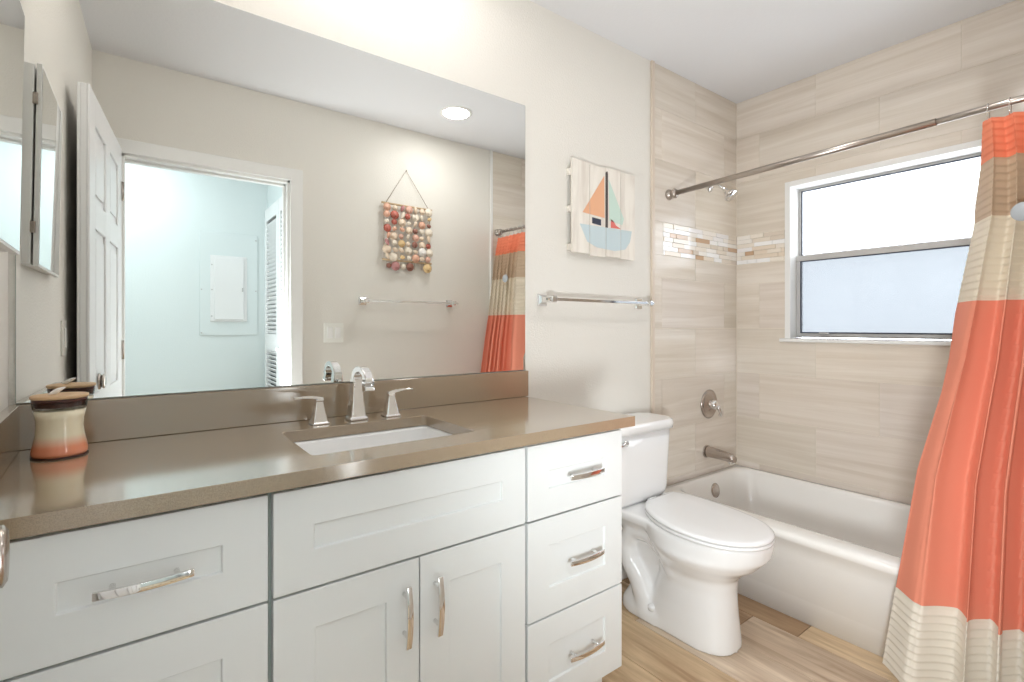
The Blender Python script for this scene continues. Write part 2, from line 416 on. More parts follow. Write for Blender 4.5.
def gask(x, y0, y1, z0, z1, par):
    g = MB(); w = .006
    g.box(x, x+.004, y0, y0+w, z0, z1); g.box(x, x+.004, y1-w, y1, z0, z1); g.box(x, x+.004, y0, y1, z1-w, z1); g.box(x, x+.004, y0, y1, z0, z0+w)
    g.build('gasket', M['gasket'], par)
gask(GX+.009, a, b, 1.532, WZ1-t-.012, up); gask(GX-.024, a2, b2, WZ0+.028, 1.503, lo)
g = MB(); g.box(GX+.024, GX+.028, a, b, 1.518, WZ1-t-.013); g.build('upper_pane', M['pane_up'], up)
g = MB(); g.box(GX-.008, GX-.004, a2, b2, WZ0+.026, 1.504); g.build('lower_pane', M['pane_low'], lo)
for y in (-.44, -1.0):
    g = MB(); g.box(GX-.036, GX-.018, y-.022, y+.022, WZ0+.022, WZ0+.033); g.build('sash_latch', M['alu'], wn, bevel=.002)

# ------------------------------------------------------------------ bathroom door, casing and the hall beyond
cs = thing('trim_3', (.32, YF, 0), 'white casing around the bathroom door opening', 'door casing', kind='structure')
g = MB(); cw = .068
g.box(DX1-.005, DX1-.005+cw, YF, YF+.016, 0, DH-.005+cw); g.box(DX0-.055, DX0+.005, YF, YF+.016, 0, DH-.005+cw); g.box(DX0, DX1, YF, YF+.016, DH-.005, DH-.005+cw)
g.build('casing', M['white_trim'], cs, bevel=.004)
g = MB(); g.box(DX1-.018, DX1, YF-.115, YF, 0, DH); g.box(DX0, DX0+.018, YF-.115, YF, 0, DH); g.box(DX0, DX1, YF-.115, YF, DH-.018, DH)
g.box(DX1-.03, DX1-.018, YF-.075, YF-.04, 0, DH-.018); g.box(DX0, DX1, YF-.075, YF-.04, DH-.03, DH-.018)
g.build('jamb', M['white_trim'], cs, bevel=.002)
g = MB(); g.box(DX1-.0195, DX1-.017, YF-.034, YF-.008, .88, .94); g.build('strike_plate', M['nickel'], cs)

def panel_door(g, w, h, th):
    """six-panel leaf in local coords: x along width 0..w, y thickness, z height"""
    core = .009
    g.box(0, w, core, th-core, 0, h)
    st, cs_ = .105, .095; cols_ = [(st, w/2-cs_/2), (w/2+cs_/2, w-st)]; rws = [(.20, .78), (.90, 1.50), (1.60, h-.11)]
    for (y0, y1) in ((0, core), (th-core, th)):
        g.box(0, st, y0, y1, 0, h); g.box(w-st, w, y0, y1, 0, h); g.box(w/2-cs_/2, w/2+cs_/2, y0, y1, 0, h)
        zz = [0] + [v for r_ in rws for v in r_] + [h]
        for q in range(0, len(zz), 2):
            for a_, b_ in cols_: g.box(a_, b_, y0, y1, zz[q], zz[q+1])
        s = .003
        for a_, b_ in cols_:
            for c_, d_ in rws:
                g.box(a_+.03, b_-.03, y0+(s if y0 == 0 else 0), y1-(s if y0 else 0), c_+.03, d_-.03)
dr = thing('door_1', (-.055, YF+.005, 0), 'white six-panel bathroom door standing open, seen in the mirror', 'door', kind='structure')
g = MB(); panel_door(g, .745, 1.985, .035)
HINGE = Vector((-.055, YF+.018, .012)); FREE = Vector((-.127, -.757, .012))
d = (FREE-HINGE); ang = math.atan2(d.y, d.x)
TD = Matrix.Translation(HINGE) @ Matrix.Rotation(ang, 4, 'Z')
g.move(TD); g.build('door_leaf', M['door'], dr, bevel=.003)
g = MB()
kp = TD @ Vector((.745-.165, 0, .938)); nrm = (TD.to_3x3() @ Vector((0, -1, 0))).normalized()
kp2 = TD @ Vector((.745-.165, .035, .938))
g.lathe([(.0, 0), (.031, 0), (.031, .004), (.026, .008), (.011, .010), (.010, .009), (.022, .010), (.027, .013), (.027, .017), (.022, .020), (.0, .021)], kp, nrm)
g.build('door_knob', M['nickel'], dr)
for hz in (.25, 1.0, 1.75):
    g = MB(); g.lathe([(.006, 0), (.006, .09)], (HINGE.x+.004, HINGE.y+.002, hz), n=12); g.build('hinge', M['nickel'], dr)

# hall
HY, HX1, HX0 = -2.665, .80, -1.0
g = MB(); g.box(HX0-.1, HX1+.1, HY-.1, YF-.14, -.05, 0); struct(g.build('floor_hall', M['plank'], origin=(0, -2, 0)), 'hall floor outside the bathroom door')
g = MB(); g.box(HX0-.1, HX1+.1, HY-.1, YF-.115, HC, HC+.05); struct(g.build('ceiling_hall', M['ceiling'], origin=(0, -2, 0)), 'hall ceiling outside the bathroom door')
g = MB(); g.box(HX0-.1, HX1+.1, HY-.1, HY, 0, HC); struct(g.build('wall_hall_far', M['hall'], origin=(0, HY, 0)), 'pale blue-white hall wall holding the electrical panel')
g = MB(); g.box(HX0-.1, HX0, HY, YF-.115, 0, HC); struct(g.build('wall_hall_left', M['hall'], origin=(HX0, -2, 0)), 'hall end wall away from the closet')
g = MB(); g.box(HX1+.02, HX1+.1, HY, YF-.115, 0, HC); g.box(HX1, HX1+.02, HY, YF-.115, 2.03, HC); g.box(HX1, HX1+.02, HY, HY+.07, 0, 2.03); g.box(HX1, HX1+.02, YF-.20, YF-.115, 0, 2.03)
struct(g.build('wall_hall_right', M['hall'], origin=(HX1, -2, 0)), 'hall wall around the louvred closet door')
g = MB(); g.box(HX0, XL1-.13, YF-.125, YF-.115, 0, HC); struct(g.build('wall_hall_near', M['hall'], origin=(HX0, YF, 0)), 'hall side of the bathroom wall')
# louvred bifold closet door
ld = thing('door_2', (HX1, -2.1, 0), 'white louvred bifold closet door in the hall, seen in mirror', 'door', kind='structure')
def louvre_leaf(y0, y1):
    g = MB(); x0, x1 = HX1-.028, HX1; st = .06
    g.box(x0, x1, y0, y0+st, .01, 2.02); g.box(x0, x1, y1-st, y1, .01, 2.02)
    for a_, b_ in ((.01, .17), (.98, 1.10), (1.93, 2.02)): g.box(x0, x1, y0+st, y1-st, a_, b_)
    for a_, b_ in ((.17, .98), (1.10, 1.93)):
        z = a_+.012
        while z < b_-.01:
            T = Matrix.Translation(((x0+x1)/2, 0, z)) @ Matrix.Rotation(radians(50), 4, 'Y')
            g.box(-.018, .018, y0+st, y1-st, -.0025, .0025, T=T); z += .030
    return g
for a_, b_ in ((-2.595, -2.155), (-2.15, -1.70)): louvre_leaf(a_, b_).build('louvred_leaf', M['door'], ld)
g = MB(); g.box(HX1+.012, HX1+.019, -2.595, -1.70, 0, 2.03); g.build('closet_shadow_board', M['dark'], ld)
g = MB(); g.lathe([(0, 0), (.008, 0), (.008, .012), (.015, .018), (.015, .024), (0, .028)], (HX1-.028, -2.11, 1.0), (-1, 0, 0), 16); g.build('door_knob', M['white_trim'], ld)
# electrical panel
ep = thing('electrical_panel', (.54, HY, 1.09), 'white electrical panel on the hall wall, seen through the door in mirror', 'electrical panel')
g = MB(); g.box(.36, .735, HY, HY+.008, 1.09, 1.84); g.build('mounting_board', M['hall'], ep, bevel=.003)
g = MB(); g.box(.425, .66, HY+.008, HY+.016, 1.19, 1.67); g.build('panel_frame', M['door'], ep, bevel=.002)
g = MB(); g.box(.45, .638, HY+.016, HY+.026, 1.205, 1.655); q = g.build('panel_door', M['door'], ep, bevel=.003)
g = MB(); g.box(.625, .634, HY+.026, HY+.032, 1.41, 1.44); g.build('latch', M['alu'], q)
for x, z in ((.435, 1.23), (.435, 1.42), (.435, 1.60), (.372, 1.42), (.722, 1.42), (.722, 1.80), (.372, 1.11)):
    g = MB(); g.lathe([(0, 0), (.005, 0), (.004, .003), (0, .004)], (x, HY+(.016 if .42 < x < .5 else .008), z), (0, 1, 0), 8); g.build('screw', M['alu'], ep)

# ------------------------------------------------------------------ ceiling lamp and added vanity light
rl = thing('recessed_ceiling_light', (RL[0], RL[1], HC-.006), 'round white recessed ceiling light glowing, reflected at top of mirror', 'ceiling light')
g = MB(); g.lathe([(.098, .006), (.098, .002), (.084, -.002), (.080, .0), (.080, .006)], (RL[0], RL[1], HC-.006), n=48, cap=False); g.build('trim_ring', M['white_trim'], rl)
g = MB(); g.lathe([(.0, 0), (.0805, 0), (.0805, .003), (0, .003)], (RL[0], RL[1], HC-.0045), n=48); g.build('diffuser', M['lamp'], rl)
vl = thing('added_vanity_light', (.5, 0, 2.28), 'added three-bulb chrome vanity light bar above the mirror, out of view', 'wall light')  # fixture added out of view to carry the extra bulbs
g = MB(); g.box(.12, .86, -.03, 0, 2.32, 2.40); g.build('back_plate', M['chrome'], vl, bevel=.004)
for x in VLX:
    g = MB(); g.tube([(x, -.03, 2.36), (x, -.09, 2.36), (x, -.225, 2.357)], .012); a = g.build('arm', M['chrome'], vl)

# ------------------------------------------------------------------ wall mirror
wm = thing('wall_mirror', (.5, 0, .985), 'large frameless wall mirror standing on the backsplash behind the sink', 'mirror')
MX0, MX1, MZ0, MZ1 = -.212, 1.2135, .986, 2.016
g = MB(); g.box(MX0, MX1, -.0055, 0, MZ0, MZ1); g.build('glass_edge', M['mirror_edge'], wm)
g = MB(); v = [g.bm.verts.new(p) for p in ((MX0+.001, -.006, MZ0+.001), (MX1-.001, -.006, MZ0+.001), (MX1-.001, -.006, MZ1-.001), (MX0+.001, -.006, MZ1-.001))]
g.bm.faces.new(v)
v = [g.bm.verts.new((p.co.x, -.0052, p.co.z)) for p in v]; g.bm.faces.new(v[::-1])
g.build('mirror_pane', M['mirror'], wm, recalc=False)

# ------------------------------------------------------------------ vanity cabinets
FY = -.53       # face of the drawer fronts
def shaker(g, x0, x1, z0, z1, y=FY, th=.020, st=.073):
    b = .0055; e = .0015
    def rc(a_, yy): return [g.bm.verts.new(p) for p in ((x0+a_, yy, z0+a_), (x1-a_, yy, z0+a_), (x1-a_, yy, z1-a_), (x0+a_, yy, z1-a_))]
    B, O, I, P = rc(0, y+th), rc(0, y), rc(st, y), rc(st+e, y+b)
    for A_, C_ in ((B, O), (O, I), (I, P)):
        for k in range(4): g.bm.faces.new((A_[k], A_[(k+1) % 4], C_[(k+1) % 4], C_[k]))
    g.bm.faces.new(P); g.bm.faces.new(B[::-1])
def pull(parent, x, z, vert=False, ln=.131):
    """slightly bowed flat bar on two posts"""
    g = MB(); n = 14; rings = []
    for k in range(n+1):
        s = (k/n-.5); off = -.024-.008*(1-(2*s)**2); w = .0062+.0006*(1-(2*s)**2)
        rings.append([(s*ln, FY+off-.003, -w), (s*ln, FY+off-.003, w), (s*ln, FY+off+.003, w), (s*ln, FY+off+.003, -w)])
    g.loft(rings)
    T = Matrix.Translation((x, 0, z)) @ (Matrix.Rotation(-pi/2, 4, 'Y') if vert else Matrix.Identity(4))
    g.move(T); h = g.build('handle', M['chrome'], parent, bevel=.001)
    for s in (-.32, .32):
        g = MB(); g.lathe([(.0045, 0), (.0045, .029)], (s*ln, FY, 0), (0, -1, 0), 12); g.move(T); g.build('post', M['chrome'], h)
    return h
def carcass(par, x0, x1, z1=.853):
    g = MB(); g.box(x0, x1, -.508, -.004, .12, z1) ; g.box(x0, x1, -.51, -.50, .11, z1)
    return g.build('body', M['cab_in'], par, bevel=.001)
def toe(par, x0, x1):
    g = MB(); g.box(x0, x1, -.45, -.01, 0, .12); g.build('toe_kick', M['cab'], par)
Z = [(.651, .845), (.387, .646), (.135, .382)]
# left drawer unit
c1 = thing('vanity_cabinet', (0, -.26, 0), 'white shaker drawer base at the left end of the vanity under the candle', 'cabinet', 'vanity base cabinets')
g = MB(); g.box(-.192, .1975, -.508, -.024, .12, .853); g.build('body', M['cab_in'], c1, bevel=.001)
toe(c1, -.19, .1975)
g = MB(); g.box(-.198, -.172, -.528, -.50, .12, .853); g.build('filler_strip', M['cab'], c1, bevel=.001)
for i, (z0, z1) in enumerate(((.651, .845), (.387, .646), (.135, .382))):
    g = MB(); shaker(g, -.170, .194, z0, z1); q = g.build('drawer', M['cab'], c1, bevel=.0012)
    pull(q, .012, (z0+z1)/2)
# sink unit
c2 = thing('vanity_cabinet', (.5, -.26, 0), 'white shaker sink base with a false front above two doors', 'cabinet', 'vanity base cabinets')
g = MB(); 
g.box(.1985, .216, -.508, -.004, .12, .853); g.box(.785, .8025, -.508, -.004, .12, .853); g.box(.216, .785, -.022, -.004, .12, .853); g.box(.216, .785, -.508, -.022, .12, .138)
g.box(.216, .785, -.508, -.49, .64, .853); g.box(.216, .785, -.508, -.49, .138, .16)
g.build('body', M['cab_in'], c2, bevel=.001)
toe(c2, .1985, .8025)
g = MB(); shaker(g, .203, .798, *Z[0]); g.build('false_front', M['cab'], c2, bevel=.0012)
for x0, x1, hx in ((.203, .499, .463), (.502, .798, .538)):
    g = MB(); shaker(g, x0, x1, .135, .646, st=.075); q = g.build('door', M['cab'], c2, bevel=.0012)
    pull(q, hx, .536, True)
# right drawer unit
c3 = thing('vanity_cabinet', (.99, -.26, 0), 'white shaker three-drawer base nearest the toilet', 'cabinet', 'vanity base cabinets')
g = MB(); g.box(.8035, 1.168, -.508, -.004, .12, .853); g.build('body', M['cab'], c3, bevel=.001)
toe(c3, .8035, 1.168)
for z0, z1 in Z:
    g = MB(); shaker(g, .806, 1.168, z0, z1); q = g.build('drawer', M['cab'], c3, bevel=.0012)
    pull(q, 1.0, (z0+z1)/2)

# ------------------------------------------------------------------ countertop with sink hole
ct = thing('countertop', (.5, -.27, .854), 'taupe quartz vanity countertop with low backsplash and side splash', 'countertop')
SX0, SX1, SY0, SY1 = .295, .702, -.447, -.158
CX1 = 1.207; CY0 = -.549
def xl(y): return XL0 - slx*y
g = MB(); z0, z1 = .855, .885
out = [(CX1, -.001), (xl(0)+.001, -.001), (xl(CY0)+.001, CY0), (CX1, CY0)]
hole = [(SX1, SY1), (SX0, SY1), (SX0, SY0), (SX1, SY0)]
def ringv(pts, z): return [g.bm.verts.new((x, y, z)) for x, y in pts]
r4 = rrect(SX0, SX1, SY0, SY1, .014, 0, 5)
hp = [(p[0], p[1]) for p in r4]; n_c = 6
OT, OB = ringv(out, z1), ringv(out, z0); HT, HB = ringv(hp, z1), ringv(hp, z0)
for A, B, flip in ((OT, HT, False), (OB, HB, True)):
    for c in range(4):
        arc = B[c*n_c:(c+1)*n_c]; nxt = B[((c+1)*n_c) % len(B)]
        fs = [A[c]] + [A[(c+1) % 4]] + [nxt] + arc[::-1]
        g.bm.faces.new(fs if not flip else fs[::-1])
for R1, R2 in ((OT, OB), (HT, HB)):
    n = len(R1)
    for i in range(n): g.bm.faces.new((R1[i], R1[(i+1) % n], R2[(i+1) % n], R2[i]))
g.build('slab', M['quartz'], ct, bevel=.0015)
g = MB(); g.box(XL0+.002, 1.218, -.020, -.001, .8855, .984); g.build('backsplash', M['quartz'], ct, bevel=.0012)
g = MB(); a = [(xl(-.02)+.001, -.0205), (xl(-.02)+.020, -.0205), (xl(CY0)+.020, CY0+.002), (xl(CY0)+.001, CY0+.002)]
g.loft([[(x, y, .8855) for x, y in a], [(x, y, .984) for x, y in a]], smooth=False)
g.build('side_splash', M['quartz'], ct, bevel=.0012)
# sink
sk = thing('sink', (.5, -.3, .70), 'white rectangular undermount sink set below the countertop', 'sink')
g = MB(); e = .004; R = []
def rr(o, r, z): return rrect(SX0-o, SX1+o, SY0-o, SY1+o, r, z, 6)
R = [rr(.018, .03, .853), rr(.0, .022, .853), rr(-.003, .025, .845), rr(-.012, .035, .76), rr(-.028, .045, .735), rr(-.07, .05, .728), rr(-.135, .005, .724)]
g.loft(R, False, True)
R = [rr(.018, .03, .853), rr(.012, .03, .80), rr(.0, .04, .73), rr(-.05, .05, .714), rr(-.135, .005, .712)]
g.loft(R, False, True)
smooth(g.build('basin', M['porcelain'], sk))
g = MB(); g.lathe([(0, .0), (.022, .0), (.022, .003), (.016, .004), (.014, .002), (0, .002)], (.5, -.29, .726)); g.build('drain', M['chrome'], sk)

# ------------------------------------------------------------------ faucet
fc = thing('faucet', (.515, -.10, .8855), 'chrome widespread faucet with arched spout and two lever handles', 'faucet')
def sq(cx, cy, hx, hy, z, r=.2):
    return rrect(cx-hx, cx+hx, cy-hy, cy+hy, min(hx, hy)*r, z, 2)
def handle(x, d):
    y = -.10
    g = MB(); R = [sq(x, y, .0235, .0235, .8855), sq(x, y, .0235, .0235, .889), sq(x, y, .020, .020, .892), sq(x, y, .012, .012, .932), sq(x, y, .0095, .0095, .947), sq(x, y, .011, .011, .950), sq(x, y, .011, .011, .954)]
    g.loft(R, smooth=False); b_ = g.build('handle_base', M['chrome'], fc, bevel=.001)
    g = MB(); R = []
    for k in range(9):
        s = k/8; px = x - d*.010 + d*s*.078; pz = .954+.006*sin(s*pi*.9)+.006*s*s; w = .008-.0015*s; th = .0042-.0018*s
        py = y - .006*s
        R.append([(px, py-w, pz-th), (px, py+w, pz-th), (px, py+w, pz+th), (px, py-w, pz+th)])
    g.loft(R, smooth=False); g.build('lever', M['chrome'], b_, bevel=.001)
handle(.407, -1); handle(.618, 1)
g = MB(); x, y = .514, -.095
R = [sq(x, y, .027, .027, .8855), sq(x, y, .027, .027, .891), sq(x, y, .022, .022, .896), sq(x, y, .017, .018, .94), sq(x, y, .014, .016, .99), sq(x, y, .0135, .0145, 1.003)]
g.loft(R, smooth=False); g.build('spout_base', M['chrome'], fc, bevel=.0015)
g = MB(); pts = []
for k in range(15):
    a_ = pi*.98*k/14; pts.append((a_, -.095-.046+.046*cos(a_), 1.0+.034*sin(a_)))
R = []
for i, (a_, py, pz) in enumerate(pts):
    w = .0125-.001*i/14; th = .0125-.004*min(1, i/7)
    if i > 9: th = .0085+.003*(i-9)/5
    ny, nz = cos(a_), sin(a_)
    R.append([(x-w, py-ny*th, pz-nz*th), (x+w, py-ny*th, pz-nz*th), (x+w, py+ny*th, pz+nz*th), (x-w, py+ny*th, pz+nz*th)])
R.append([(x-.013, -.187-.013, .988), (x+.013, -.187-.013, .988), (x+.013, -.187+.013, .985), (x-.013, -.187+.013, .985)])
R.append([(x-.0135, -.190-.0135, .978), (x+.0135, -.190-.0135, .978), (x+.0135, -.190+.0135, .974), (x-.0135, -.190+.0135, .974)])
g.loft(R, smooth=False); g.build('spout', M['chrome'], fc, bevel=.0025)
g = MB(); g.lathe([(.003, 0), (.003, .09), (.006, .093), (.006, .101), (0, .103)], (x, -.066, .8855), n=12); g.build('lift_rod', M['chrome'], fc)

# ------------------------------------------------------------------ candle
cd = thing('candle_jar', (-.128, -.125, .8856), 'hourglass glass candle jar with orange and cream wax and wooden lid', 'candle')
cx, cy = -.128, -.125
g = MB(); pr = [(0, .003), (.0445, .003), (.0455, .008), (.0455, .014), (.0432, .026), (.0392, .046), (.0379, .060), (.0389, .078), (.0425, .097), (0, .097)]
g.lathe(pr, (cx, cy, .8856), n=48); g.build('wax', M['wax'], cd)
g = MB(); g.lathe([(0, 0), (.046, 0), (.0465, .0028), (0, .0028)], (cx, cy, .8856), n=48); g.build('jar_base', M['lidseal'], cd)
g = MB(); g.lathe([(.0428, .0972), (.0450, .114)], (cx, cy, .8856), n=48, cap=False); g.build('glass_rim', M['jar'], cd)
g = MB(); g.lathe([(0, 0), (.040, 0), (.040, .010), (.0450, .011), (.0450, .017), (0, .017)], (cx, cy, .8856+.103), n=48); lid = g.build('lid_seal', M['lidseal'], cd, bevel=.001)
g = MB(); g.lathe([(0, 0), (.0470, 0), (.0470, .007), (0, .008)], (cx, cy, .8856+.1205), n=48); lid = g.build('wooden_lid', M['lidwood'], cd, bevel=.002)
g = MB(); R = []
for k in range(11):
    s = k/10; rad = .009*sin(pi*min(1, .06+.94*s))**.8*(1-.35*s); R.append([(cx-.004+(s-.5)*.028+0, cy+rad*cos(t_)*.8, .8856+.1355+(s-.5)*.014+rad*sin(t_)*.75) for t_ in [2*pi*q/14 for q in range(14)]])
g.loft(R); g.build('shell_knob', M['shell_w'], cd)

# ------------------------------------------------------------------ medicine cabinet on the left wall (recessed, leaning a little)
mc_ = thing('medicine_cabinet', (xl(-.29), -.29, 1.31), 'small mirrored medicine cabinet hanging on the left wall beside the mirror', 'medicine cabinet')
wa = math.atan2(-slx, 1)  # wall direction per -y
Tm = Matrix.Translation((xl(-.125), -.125, 1.305)) @ Matrix.Rotation(radians(.3), 4, 'Z') @ Matrix.Rotation(radians(.9), 4, 'Y')
# local: x out of the wall, y negative away from mirror wall, z up
g = MB(); g.box(-.02, .016, -.335, 0, 0, .482); g.move(Tm); g.build('box', M['white_trim'], mc_, bevel=.002)
Td = Tm @ Matrix.Translation((.020, -.002, 0)) @ Matrix.Rotation(radians(.5), 4, 'Z')
g = MB(); g.box(0, .010, -.345, 0, -.004, .486); g.move(Td); q = g.build('mirror_door', M['white_trim'], mc_, bevel=.001)
g = MB(); v = [g.bm.verts.new(p) for p in ((.0106, -.340, .002), (.0106, -.005, .002), (.0106, -.005, .480), (.0106, -.340, .480))]; g.bm.faces.new(v)
v = [g.bm.verts.new((.0099, p.co.y, p.co.z)) for p in v]; g.bm.faces.new(v[::-1])
g.move(Td); g.build('mirror_pane', M['mirror'], q, recalc=False)
for z in (.09, .40):
    g = MB(); g.box(.014, .024, -.008, .002, z-.014, z+.014); g.move(Tm); g.build('hinge', M['nickel'], mc_, bevel=.001)

# ------------------------------------------------------------------ switches
sw = thing('light_switch', (.94, YF, 1.06), 'white double rocker light switch beside the door casing, seen in mirror', 'light switch')
g = MB(); g.box(.882, .998, YF, YF+.006, 1.06, 1.176); q = g.build('wall_plate', M['plastic'], sw, bevel=.003)
for x in (.917, .963):
    g = MB(); g.box(x-.0165, x+.0165, YF+.006, YF+.010, 1.085, 1.151); g.build('rocker', M['white_trim'], sw, bevel=.002)
sw2 = thing('light_switch', (xl(-.70), -.70, 1.06), 'single white light switch on the left wall near the open door', 'light switch')
Ts = Matrix.Translation((xl(-.70), -.70, 1.06)) @ Matrix.Rotation(math.atan(slx), 4, 'Z')
g = MB(); g.box(-.0, .006, -.035, .035, 0, .115); g.move(Ts); g.build('wall_plate', M['plastic'], sw2, bevel=.002)
g = MB(); g.box(.006, .010, -.0165, .0165, .025, .09); g.move(Ts); g.build('rocker', M['white_trim'], sw2, bevel=.002)

# ------------------------------------------------------------------ towel bars
def towel_bar(x0, x1, y, s, z, lab):
    """s = direction into the room"""
    t = thing('towel_bar', ((x0+x1)/2, y, z), lab, 'towel bar', 'chrome towel bars')
    for x in (x0, x1):
        g = MB(); g.loft([sqy(x, z, .024, y), sqy(x, z, .024, y+s*.006), sqy(x, z, .019, y+s*.011), sqy(x, z, .011, y+s*.016), sqy(x, z, .010, y+s*.052), sqy(x, z, .013, y+s*.056), sqy(x, z, .013, y+s*.078), sqy(x, z, .010, y+s*.081)], smooth=False)
        g.build('bracket', M['chrome'], t, bevel=.001)
    g = MB(); c = y+s*.067
    g.loft([[(x, c-.0065, z-.0065), (x, c+.0065, z-.0065), (x, c+.0065, z+.0065), (x, c-.0065, z+.0065)] for x in (x0-.03, x1+.03)], smooth=False)
    g.build('bar', M['chrome'], t, bevel=.002)
def sqy(x, z, h, y): return [(x-h, y, z-h), (x+h, y, z-h), (x+h, y, z+h), (x-h, y, z+h)]
towel_bar(1.300, 1.895, 0, -1, 1.262, 'square chrome towel bar on the wall below the sailboat sign')
towel_bar(1.115, 1.725, YF, 1, 1.312, 'square chrome towel bar below the shell hanging, seen in mirror')

# ------------------------------------------------------------------ sailboat sign
sb = thing('sailboat_sign', (1.64, 0, 1.46), 'weathered white plank sign painted with an orange and mint sailboat', 'wall art')
px_ = [1.440, 1.543, 1.643, 1.740, 1.838]
for i, (a_, b_) in enumerate(zip(px_, px_[1:])):
    g = MB(); dz = (.004, -.003, .002, -.002)[i]
    g.box(a_+.0016, b_-.0016, -.031, -.020, 1.46+dz, 1.85+dz); g.build('plank', M['board'], sb, bevel=.001)
for z in (1.485, 1.645, 1.80):
    g = MB(); g.box(1.437, 1.83, -.020, 0, z-.012, z+.014); g.build('batten', M['board'], sb, bevel=.001)
yb, yf = -.0306, -.0317
def clip(poly, x0, x1):
    for xc_, sg in ((x0, 1), (x1, -1)):
        out = []
        for (ax, az), (bx, bz) in zip(poly, poly[1:]+poly[:1]):
            ia, ib_ = (ax-xc_)*sg >= 0, (bx-xc_)*sg >= 0
            if ia: out.append((ax, az))
            if ia != ib_:
                t = (xc_-ax)/(bx-ax); out.append((xc_, az+(bz-az)*t))
        poly = out
        if len(poly) < 3: return []
    return poly
def paint(nm, poly, m, yy=yf):
    g = MB()
    for a_, b_ in (zip(px_, px_[1:]) if nm != 'mast' else [(1, 2)]):
        q_ = clip(poly, a_+.0016, b_-.0016)
        if q_: g.prism(q_, yb, yy)
    g.build(nm, M[m], sb)
paint('orange_sail', [(1.500, 1.636), (1.632, 1.812), (1.634, 1.628)], 'sail_orange')
paint('mint_sail', [(1.660, 1.802), (1.760, 1.640), (1.750, 1.612), (1.664, 1.620)], 'sail_mint')
paint('mast', [(1.640, 1.828), (1.650, 1.834), (1.653, 1.822), (1.653, 1.588), (1.640, 1.588)], 'mast_dark', -.034)
paint('hull', [(1.484, 1.586), (1.814, 1.590), (1.802, 1.540), (1.770, 1.503), (1.700, 1.490), (1.585, 1.496), (1.528, 1.515)], 'hull_blue')
paint('cabin_window', [(1.557, 1.596), (1.612, 1.592), (1.612, 1.619), (1.557, 1.622)], 'navy')
paint('red_flag', [(1.674, 1.590), (1.740, 1.592), (1.708, 1.604), (1.688, 1.624), (1.674, 1.628)], 'flag_red')

# ------------------------------------------------------------------ shell wall hanging (opposite wall)
sh = thing('shell_wall_hanging', (1.404, YF, 1.50), 'seashell wall hanging on cords between two sticks, seen in mirror', 'wall hanging')
HXa, HXb = 1.245, 1.568; zt, zb = 1.932, 1.575; HYs = YF+.022
for z, e in ((zt, .014), (zb, .010)):
    g = MB(); g.tube([(HXa-e, HYs, z+.003), ((HXa+HXb)/2, HYs, z), (HXb+e, HYs, z-.002)], .0065, 10); g.build('stick', M['driftwood'], sh)
g = MB(); g.tube([(HXa+.01, HYs, zt), (1.404, YF+.006, 2.168), (HXb-.01, HYs, zt)], .0018, 6); g.build('hanging_cord', M['cord'], sh)
g = MB(); g.lathe([(.002, 0), (.002, .012), (.004, .013), (0, .014)], (1.404, YF, 2.166), (0, 1, 0), 8); g.build('nail', M['nickel'], sh)
random.seed(21)
def shell(kind, c, s, m, ry):
    """fan, spiral or clam shell facing the room (+y)"""
    g = MB(); c = Vector(c); n = 20
    if kind == 0:      # scallop fan with ribs
        R = []
        for k in range(5):
            t = k/4; ring = []
            for q in range(n+1):
                a_ = pi*(-.30+1.60*q/n); rr_ = s*(1-t)*(1+.05*cos(q*pi))
                ring.append(c + Vector((rr_*cos(a_)*.95, s*.42*(1-(1-t)**2)+.002, rr_*sin(a_)*.92 - s*.15*t)))
            R.append(ring + [c + Vector((0, 0, -s*.95*(1-t)-s*.15*t))])
        g.loft(R)
    elif kind == 1:    # spiral
        R = []
        for k in range(9):
            t = k/8; rad = s*(.12+.55*sin(pi*t**.8))*(1 if k not in (0, 8) else .1)*(1+.1*(k % 2))
            R.append([c + Vector((rad*cos(2*pi*q/12)*.8, .35*s+rad*sin(2*pi*q/12)*.7, s*(1.1-2.2*t))) for q in range(12)])
        g.loft(R)
    else:
        g.ball(c+Vector((0, s*.3, 0)), s*.85, 1, .45, .75)
    T = Matrix.Translation(c) @ Matrix.Rotation(ry, 4, 'Y') @ Matrix.Translation(-c); g.move(T)
    g.build('shell', m, sh)
ncol, nrow = 7, 8
for i in range(ncol):
    x = HXa+.018+(HXb-HXa-.036)*i/(ncol-1)
    g = MB(); g.tube([(x, HYs+.003, zt), (x+.002, HYs+.004, (zt+zb)/2), (x, HYs+.003, zb-.05)], .0014, 6); g.build('string', M['cord'], sh)
    for j in range(nrow):
        z = zt-.024-(zt-zb-.046)*j/(nrow-1); big = (i+j*2) % 3 == 0
        s = random.uniform(.026, .032) if big else random.uniform(.018, .024)
        if (i, j) == (5, 6): shell(0, (x, HYs+.018, z), .032, M['shell_w'], .3); continue
        cidx = random.choice([0, 0, 1, 2, 3, 4, 5, 6, 7, 5, 0, 5]) if not big else random.choice([1, 5, 2, 0, 3, 6, 5])
        shell(0 if big else random.choice((1, 2, 0)), (x+random.uniform(-.006, .006), HYs+.008+random.random()*.006, z), s, M['shell%d' % cidx], random.uniform(-.6, .6))
for x, c_, s in ((HXa+.075, 4, .032), (HXa+.175, 7, .029), (HXa+.30, 2, .034), (HXa+.03, 7, .018), (HXa+.13, 5, .02)):
    shell(0, (x, HYs+.006, zb-.035), s, M['shell%d' % c_], random.uniform(-.3, .3))
for x in (HXa+.0, HXb-.005):
    g = MB(); g.tube([(x, HYs+.002, zt), (x, HYs+.002, zb)], .002, 6); g.build('string', M['cord'], sh)

